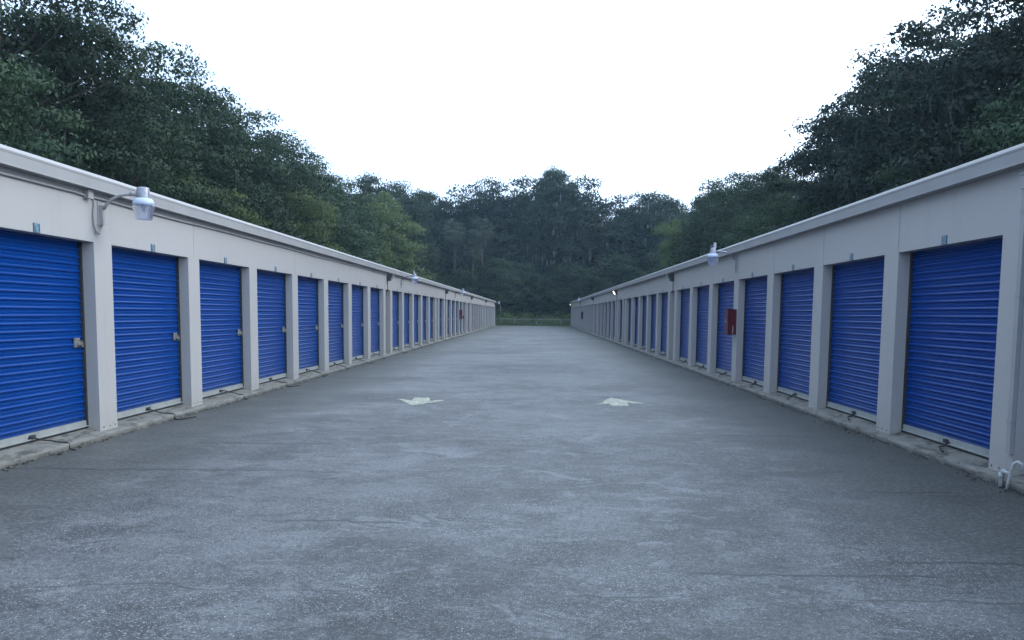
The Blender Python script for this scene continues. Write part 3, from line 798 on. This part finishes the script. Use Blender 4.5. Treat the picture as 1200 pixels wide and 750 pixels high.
# second rank behind, closing the gaps
for i, (x, y, h) in enumerate([(-29, 30, 15.5), (-30, 41, 16), (-29, 52, 15.5), (-30, 63, 15), (-29, 75, 16), (-30, 88, 17), (-31, 103, 18), (-30, 118, 19)]):
    tree(['oak_c', 'oak_a', 'oak_b'][i % 3], x, y, h, 'oak half hidden behind the front row of tall trees on the left', rs=1.1, group='second rank of trees on the left')
tree('lime', -16.9, 97.0, 14.2, 'yellow green leafy tree beside the second lamp, brightest tree on the left', 'young_tree')
tree('lime', -17.4, 86.0, 12.0, 'smaller yellow green tree just left of the brightest one', 'young_tree')
for i, (k, x, y, h, lb) in enumerate([
 ('low', -17.6, 27.0, 8.6, 'low bushy tree behind the left building above the nearest door'),
 ('low', -17.4, 36.0, 8.8, 'low bushy tree just right of the first lamp behind the left eave'),
 ('low_lime', -17.2, 45.0, 8.2, 'light green low tree above the third left door'),
 ('low', -17.4, 53.5, 9.2, 'dark low tree between two light green ones behind the left eave'),
 ('low_lime', -17.2, 61.0, 9.2, 'light green low tree above the fifth left door'),
 ('low', -17.4, 69.0, 10.6, 'low leafy tree in front of the tall oaks near the sixth left door'),
 ('low', -17.2, 77.0, 10.6, 'low dark tree beside the smaller yellow green tree on the left')]):
    tree(k, x, y, h, lb, 'small_tree')
# right row
RROW = [
 ('dark_a', 20.5, 26.5, 17.5, 'dark moss hung oak filling the top right corner of the frame'),
 ('dark_b', 20.0, 35.0, 17.5, 'tall dark oak leaving the frame above the nearest right door'),
 ('dark_a', 20.3, 42.5, 17.3, 'tall dark oak with open airy top left of the frame corner'),
 ('dark_b', 20.0, 48.0, 16.5, 'dark oak with lobed crown in the middle of the tall right group'),
 ('dark_a', 19.8, 54.0, 16.1, 'dark oak with rounded shoulder at the left edge of the tall right group'),
 ('oak_b', 20.6, 65.0, 12.8, 'lower round oak directly beside the left edge of the tall dark right group'),
 ('oak_b', 20.0, 72.0, 14.9, 'lower oak just left of the tall dark right group'),
 ('oak_c', 20.0, 82.0, 15.4, 'oak with pale sky holes behind the right yard lamp'),
 ('oak_a', 20.3, 92.5, 16.0, 'rounded oak above the lit wall pack, behind the right building'),
 ('oak_b', 21.5, 105.0, 15.0, 'small topped oak right of the flat topped tree'),
]
for a in RROW: tree(*a)
for i, (x, y, h) in enumerate([(29, 33, 16), (30, 45, 16), (29, 58, 15), (30, 70, 14), (30, 84, 15), (30, 99, 15), (31, 116, 17)]):
    tree(['dark_a', 'dark_b', 'oak_a'][i % 3], x, y, h, 'dark oak half hidden behind the front row of tall trees on the right', rs=1.1, group='second rank of trees on the right')
tree('lime', 16.9, 99.0, 12.0, 'yellow green rounded tree behind the right eave, left of the yard lamp', 'young_tree', rs=.9)
for (k, x, y, h, lb) in [
 ('low', 16.0, 27.5, 8.4, 'low dark green tree at the right edge behind the eave'),
 ('low', 16.5, 36.5, 7.6, 'low dark bushy tree right of the tall right oaks'),
 ('low', 16.6, 45.0, 7.6, 'low bushy tree below the middle of the tall right oaks'),
 ('low', 16.4, 54.5, 8.4, 'mid green low tree at the foot of the tall right group'),
 ('low', 16.6, 64.5, 8.6, 'low green tree behind the right eave, right of the yard lamp'),
 ('low', 16.8, 75.5, 9.6, 'low green tree directly behind the right yard lamp'),
 ('low', 17.0, 87.0, 10.5, 'low tree just right of the yellow green rounded tree')]:
    tree(k, x, y, h, lb, 'small_tree')
# far wood across the end
FAR = [
 ('far_a', -24.0, 142, 21.5, 'dark far tree right of the last tree of the left row'),
 ('far_c', -18.4, 146, 22.0, 'far tree with low rounded top above the palms, leftmost'),
 ('far_a', -13.3, 142, 22.0, 'far dark tree rising straight above the left palm'),
 ('far_b', -8.8, 145, 22.5, 'far dark tree rising above the right palm'),
 ('far_a', -4.6, 141, 22.6, 'far dark tree above the left end of the fence'),
 ('far_b', -.6, 143, 23.0, 'far dark tree above the short fence post'),
 ('far_c', 2.6, 141, 24.6, 'far tall tree rising left of the highest point of the far wood'),
 ('far_b', 6.0, 138, 25.0, 'highest tree of the far wood, with moss hanging from its crown'),
 ('far_b', 11.2, 139, 20.5, 'moss draped far tree right of the highest one'),
 ('far_a', 15.2, 142, 20.0, 'dark far tree in the skyline dip above the right eave'),
 ('far_b', 19.6, 138, 18.6, 'dark moss draped far tree below the flat topped tree'),
 ('far_a', 26.0, 132, 18.5, 'dark far tree right of the flat topped tree'),
]
for a in FAR: tree(*a)
tree('flat', 22.0, 150, 23.6, 'far tree with flat umbrella crown standing in the right skyline dip', 'pine_tree')
tree('sparse', 9.3, 136, 22.8, 'thin airy far tree right of the highest tree', 'slender_tree')
for (k, x, y, h, lb) in [
 ('low', -17.5, 130, 11.5, 'bushy low tree under the far wood, at the left building corner'),
 ('low', -5.5, 129, 9.8, 'bushy low tree right of the palms above the left fence end'),
 ('low', -1.2, 131, 9.2, 'bushy low tree behind the middle of the fence'),
 ('low', 3.2, 130, 9.0, 'dark bushy low tree behind the gap between the fence posts'),
 ('low', 8.0, 129, 8.6, 'dark bushy low tree at the far end of the right building'),
 ('low', -11.5, 127.5, 8.2, 'pale green bushy tree directly below the palms'),
 ('low', 13.0, 130, 10.5, 'low dark tree behind the far part of the right roof'),
 ('low', 18.5, 122, 11.5, 'low dark tree left of the yellow green tree on the right')]:
    tree(k, x, y, h, lb, 'small_tree', rs=1.05, z=-.25)

# cabbage palms
def make_palm():
    rng = np.random.default_rng(5)
    tr = MB(); tr.tube([(0, 0, -.3), (.1, 0, 4), (.05, .1, 8), (0, 0, 13)], [.26, .22, .2, .24], 9)
    cr = MB()
    for i in range(70):
        an = rng.random() * 6.283; el = -0.9 + 2.2 * rng.random()
        d = Vector((math.cos(an) * math.cos(el), math.sin(an) * math.cos(el), math.sin(el)))
        stem = Vector((0, 0, 12.9)) + d * .9
        L = 1.0 + .3 * rng.random()
        side = d.cross(Vector((0, 0, 1))); 
        if side.length < .1: side = Vector((1, 0, 0))
        side.normalize(); up = side.cross(d)
        cr.tube([(0, 0, 12.8), tuple(stem)], .02, 3, cap=False)
        for k in range(11):
            t = (k - 5) / 5 * 1.25
            dd = (d * math.cos(t) + side * math.sin(t)).normalized()
            a = stem; m_ = a + dd * L * .55 - Vector((0, 0, .06)); e = a + dd * L - Vector((0, 0, .30 + .12 * abs(t)))
            w = up.cross(dd).normalized() * .045
            cr.add([a, m_ - w, e, m_ + w], [(0, 1, 2, 3)])
    sk = MB()
    for i in range(60):
        an = rng.random() * 6.283; r1 = .5 + .5 * rng.random(); z0 = 12.5 - .5 * rng.random()
        c, s_ = math.cos(an), math.sin(an)
        w = .07
        sk.add([(c * .2, s_ * .2, z0), (c * r1 - s_ * w, s_ * r1 + c * w, z0 - .5), (c * r1 * 1.05, s_ * r1 * 1.05, z0 - 1.4 - .5 * rng.random()), (c * r1 + s_ * w, s_ * r1 - c * w, z0 - .5)], [(0, 1, 2, 3)])
    return tr.mesh('trunk', M['palmbark'], True), cr.mesh('crown', M['palm']), sk.mesh('dead_fronds', M['moss'])
pt, pc, pk = make_palm()
for x, y, H, lb in ((-12.3, 130.5, 15.0, 'fan palm with round grey green crown, left one of the pair in the far wood'),
                    (-8.3, 130, 15.4, 'fan palm with round grey green crown, right one of the pair in the far wood'),
                    (-9.4, 128, 12.0, 'shorter fan palm directly below the pair in the far wood'),
                    (-15.6, 129, 11.6, 'fan palm low at the left end of the far wood')):
    t = empty('palm_tree', (x, y, -.25), lb, 'palm', 'fan palms in the far wood'); k = H / 14.0
    t.scale = (k * 1.05, k * 1.05, k); t.rotation_euler = (0, 0, x)
    link_mesh('trunk', pt, t); link_mesh('crown', pc, t); link_mesh('dead_fronds', pk, t)

# bare pale branches in front of the far wood
rng = np.random.default_rng(77)
dt = empty('dead_tree', (-5.2, 126, -.25), 'small bare tree with bleached twigs behind the left end of the fence', 'tree')
mb = MB(); mb.tube([(0, 0, -.2), (.1, 0, 1.8), (-.1, 0, 3.4), (.1, 0, 4.6)], [.09, .07, .05, .015], 6)
for i in range(16):
    z = 1.2 + 3.0 * rng.random(); an = rng.random() * 6.28; L = .5 + 1.0 * rng.random()
    mb.tube([(0, 0, z), (math.cos(an) * L * .5, math.sin(an) * L * .5, z + .35 * L), (math.cos(an) * L, math.sin(an) * L, z + .9 * L)], [.03, .018, .006], 4)
mb.build('trunk', M['deadbark'], dt)

# undergrowth masses nobody could count
def mass(name, boxes, n, leaf, mat, label, cat, seed, bumps=.5):
    rng = np.random.default_rng(seed); P = []; N = []
    areas = np.array([(b[1] - b[0]) * (b[3] - b[2]) for b in boxes]); areas = areas / areas.sum()
    for (x0, x1, y0, y1, z0, z1), ar in zip(boxes, areas):
        m = int(n * ar)
        ncl = max(10, int(m / 90))
        cx = rng.uniform(x0, x1, ncl); cy = rng.uniform(y0, y1, ncl)
        cz = z0 + (z1 - z0) * rng.random(ncl) ** .9 * (1 - bumps * rng.random(ncl)); cr = rng.uniform(.6, 1.4, ncl)
        for q in range(ncl):
            k = m // ncl; d = rng.normal(size=(k, 3)); d /= np.linalg.norm(d, axis=1)[:, None]
            pts = np.array([cx[q], cy[q], max(cz[q], z0 + .3)]) + d * cr[q] * (.5 + .6 * rng.random(k))[:, None]
            pts[:, 2] = np.maximum(pts[:, 2], z0 + .02); P.append(pts); N.append(d)
    P = np.concatenate(P); N = np.concatenate(N)
    me = leaf_mesh(name, P, leaf * (.6 + .8 * rng.random(len(P))), rng, M[mat], N, soft=True)
    o = bpy.data.objects.new(name, me); COL.objects.link(o); tag(o, label, cat, None, 'stuff'); return o
mass('undergrowth', [(-26, -16.5, 16, 124, 0, 3.6)], 52000, .2, 'oak2', 'dark tangled undergrowth beneath the left tree row', 'undergrowth', 31)
mass('undergrowth', [(16, 26, 16, 124, 0, 3.6)], 52000, .2, 'oak2', 'dark tangled undergrowth beneath the right tree row', 'undergrowth', 32)
mass('undergrowth', [(-28, 28, 132, 147, -.25, 9.5)], 110000, .26, 'oak2', 'dark tangled undergrowth and saplings filling the far wood', 'undergrowth', 33)
mass('distant_wood', [(-60, 60, 158, 168, 0, 19)], 110000, .5, 'oak2', 'dark wood closing the view behind the far trees', 'woods', 34, .35)
mass('distant_wood', [(-52, -36, 16, 165, 0, 14)], 60000, .42, 'oak2', 'dark wood behind the tree rows on the left', 'woods', 35, .35)
mass('distant_wood', [(36, 52, 16, 165, 0, 14)], 60000, .42, 'oak2', 'dark wood behind the tree rows on the right', 'woods', 36, .35)
mass('weeds', [(-16, 16, 121.8, 128, -.25, 1.3)], 26000, .10, 'grass', 'tall green weeds growing behind the chain link fence', 'weeds', 37)
# grass blades between paving and fence
rng = np.random.default_rng(50)
n = 42000
P = np.stack([rng.uniform(-16, 16, n), rng.uniform(117.6, 128, n), np.full(n, -.22)], 1)
P[:, 2] = np.array([gz(0, y) for y in P[:, 1]]) + rng.random(n) * .25
me = leaf_mesh('grass', P, .07 + .1 * rng.random(n), rng, M['grass'], None, .18, 0)
o = bpy.data.objects.new('grass', me); COL.objects.link(o); tag(o, 'rough green grass strip beyond the end of the drive', 'grass', None, 'stuff')

# leaf litter and grit gathered at the foot of both kerbs
rng = np.random.default_rng(60)
n = 5200; side = rng.random(n) < .62
xk = np.where(side, XR - .13 - np.abs(rng.normal(size=n)) * .085, -XL + .13 + np.abs(rng.normal(size=n)) * .05)
yk = 1 + 70 * rng.random(n) ** 1.6
keep = np.array([mnoise.noise(Vector((a * .2, b * .9, 0))) > -.12 for a, b in zip(xk, yk)])
P = np.stack([xk, yk, np.full(n, .008)], 1)[keep]
m_ = len(P)
me = leaf_mesh('leaf_litter', P, .008 + .02 * rng.random(m_) ** 2, rng, M['litter'], np.tile(np.array([[0, 0, 2.]]), (m_, 1)), .5, 1)
o = bpy.data.objects.new('leaf_litter', me); COL.objects.link(o); tag(o, 'dark dead leaves and grit lying along the foot of the kerbs', 'leaf litter', None, 'stuff')

# ----------------------------------------------------------------------------- light
w = bpy.data.worlds.new('World'); scene.world = w; w.use_nodes = True
nt = w.node_tree; nt.nodes.clear()
wo = nt.nodes.new('ShaderNodeOutputWorld'); bg = nt.nodes.new('ShaderNodeBackground'); sk = nt.nodes.new('ShaderNodeTexSky')
sk.sky_type = 'NISHITA'; sk.sun_disc = False
SUN_EL, SUN_AZ = R(32), R(80)        # azimuth clockwise from +Y: over the right-hand trees
sk.sun_elevation = SUN_EL; sk.sun_rotation = SUN_AZ; sk.air_density = 1.2; sk.dust_density = 2.0
# overcast veil, thinner and brighter towards the low sun behind the right-hand trees
tc = nt.nodes.new('ShaderNodeTexCoord')
dp = nt.nodes.new('ShaderNodeVectorMath'); dp.operation = 'DOT_PRODUCT'; dp.inputs[1].default_value = (math.sin(SUN_AZ) * .85, math.cos(SUN_AZ) * .85, .52)
nt.links.new(tc.outputs['Generated'], dp.inputs[0])
mr = nt.nodes.new('ShaderNodeMapRange'); mr.interpolation_type = 'SMOOTHERSTEP'; mr.inputs[1].default_value = -.3; mr.inputs[2].default_value = 1.0; mr.inputs[3].default_value = 0; mr.inputs[4].default_value = 1
nt.links.new(dp.outputs['Value'], mr.inputs[0])
veil = nt.nodes.new('ShaderNodeMix'); veil.data_type = 'RGBA'
nt.links.new(mr.outputs[0], veil.inputs[0]); veil.inputs[6].default_value = (10.8, 14.3, 19.5, 1); veil.inputs[7].default_value = (24, 29, 35, 1)
mx = nt.nodes.new('ShaderNodeMix'); mx.data_type = 'RGBA'; mx.inputs[0].default_value = .88
nt.links.new(sk.outputs[0], mx.inputs[6]); nt.links.new(veil.outputs[2], mx.inputs[7])
nt.links.new(mx.outputs[2], bg.inputs[0]); bg.inputs[1].default_value = .1
nt.links.new(bg.outputs[0], wo.inputs[0])
ld = bpy.data.lights.new('sun', 'SUN'); ld.energy = 1.5; ld.angle = R(28); ld.color = (1, .96, .92)
lo = bpy.data.objects.new('sun', ld); COL.objects.link(lo)
d = Vector((math.sin(SUN_AZ) * math.cos(SUN_EL), math.cos(SUN_AZ) * math.cos(SUN_EL), math.sin(SUN_EL)))
lo.rotation_euler = d.to_track_quat('Z', 'Y').to_euler()

# ----------------------------------------------------------------------------- evening air
hz = MB(); hz.box((-62, -12, -1.3), (62, 182, 27)); 
hm = bpy.data.materials.new('evening_haze'); hm.use_nodes = True; ht = hm.node_tree; ht.nodes.clear()
ho = ht.nodes.new('ShaderNodeOutputMaterial'); hv = ht.nodes.new('ShaderNodeVolumePrincipled'); hv.inputs['Density'].default_value = .0004
hv.inputs['Color'].default_value = (.55, .8, 1, 1); hv.inputs['Anisotropy'].default_value = .2
ht.links.new(hv.outputs[0], ho.inputs['Volume'])
ho_ = hz.build('haze', hm); tag(ho_, 'thin blue evening haze over the yard and the wood', 'haze', None, 'stuff')

vs = scene.view_settings; vs.view_transform = 'Standard'; vs.look = 'None'; vs.gamma = 1; vs.use_curve_mapping = False; vs.exposure = 0
scene.render.resolution_x = 1024; scene.render.resolution_y = 640
scene.render.engine = 'CYCLES'
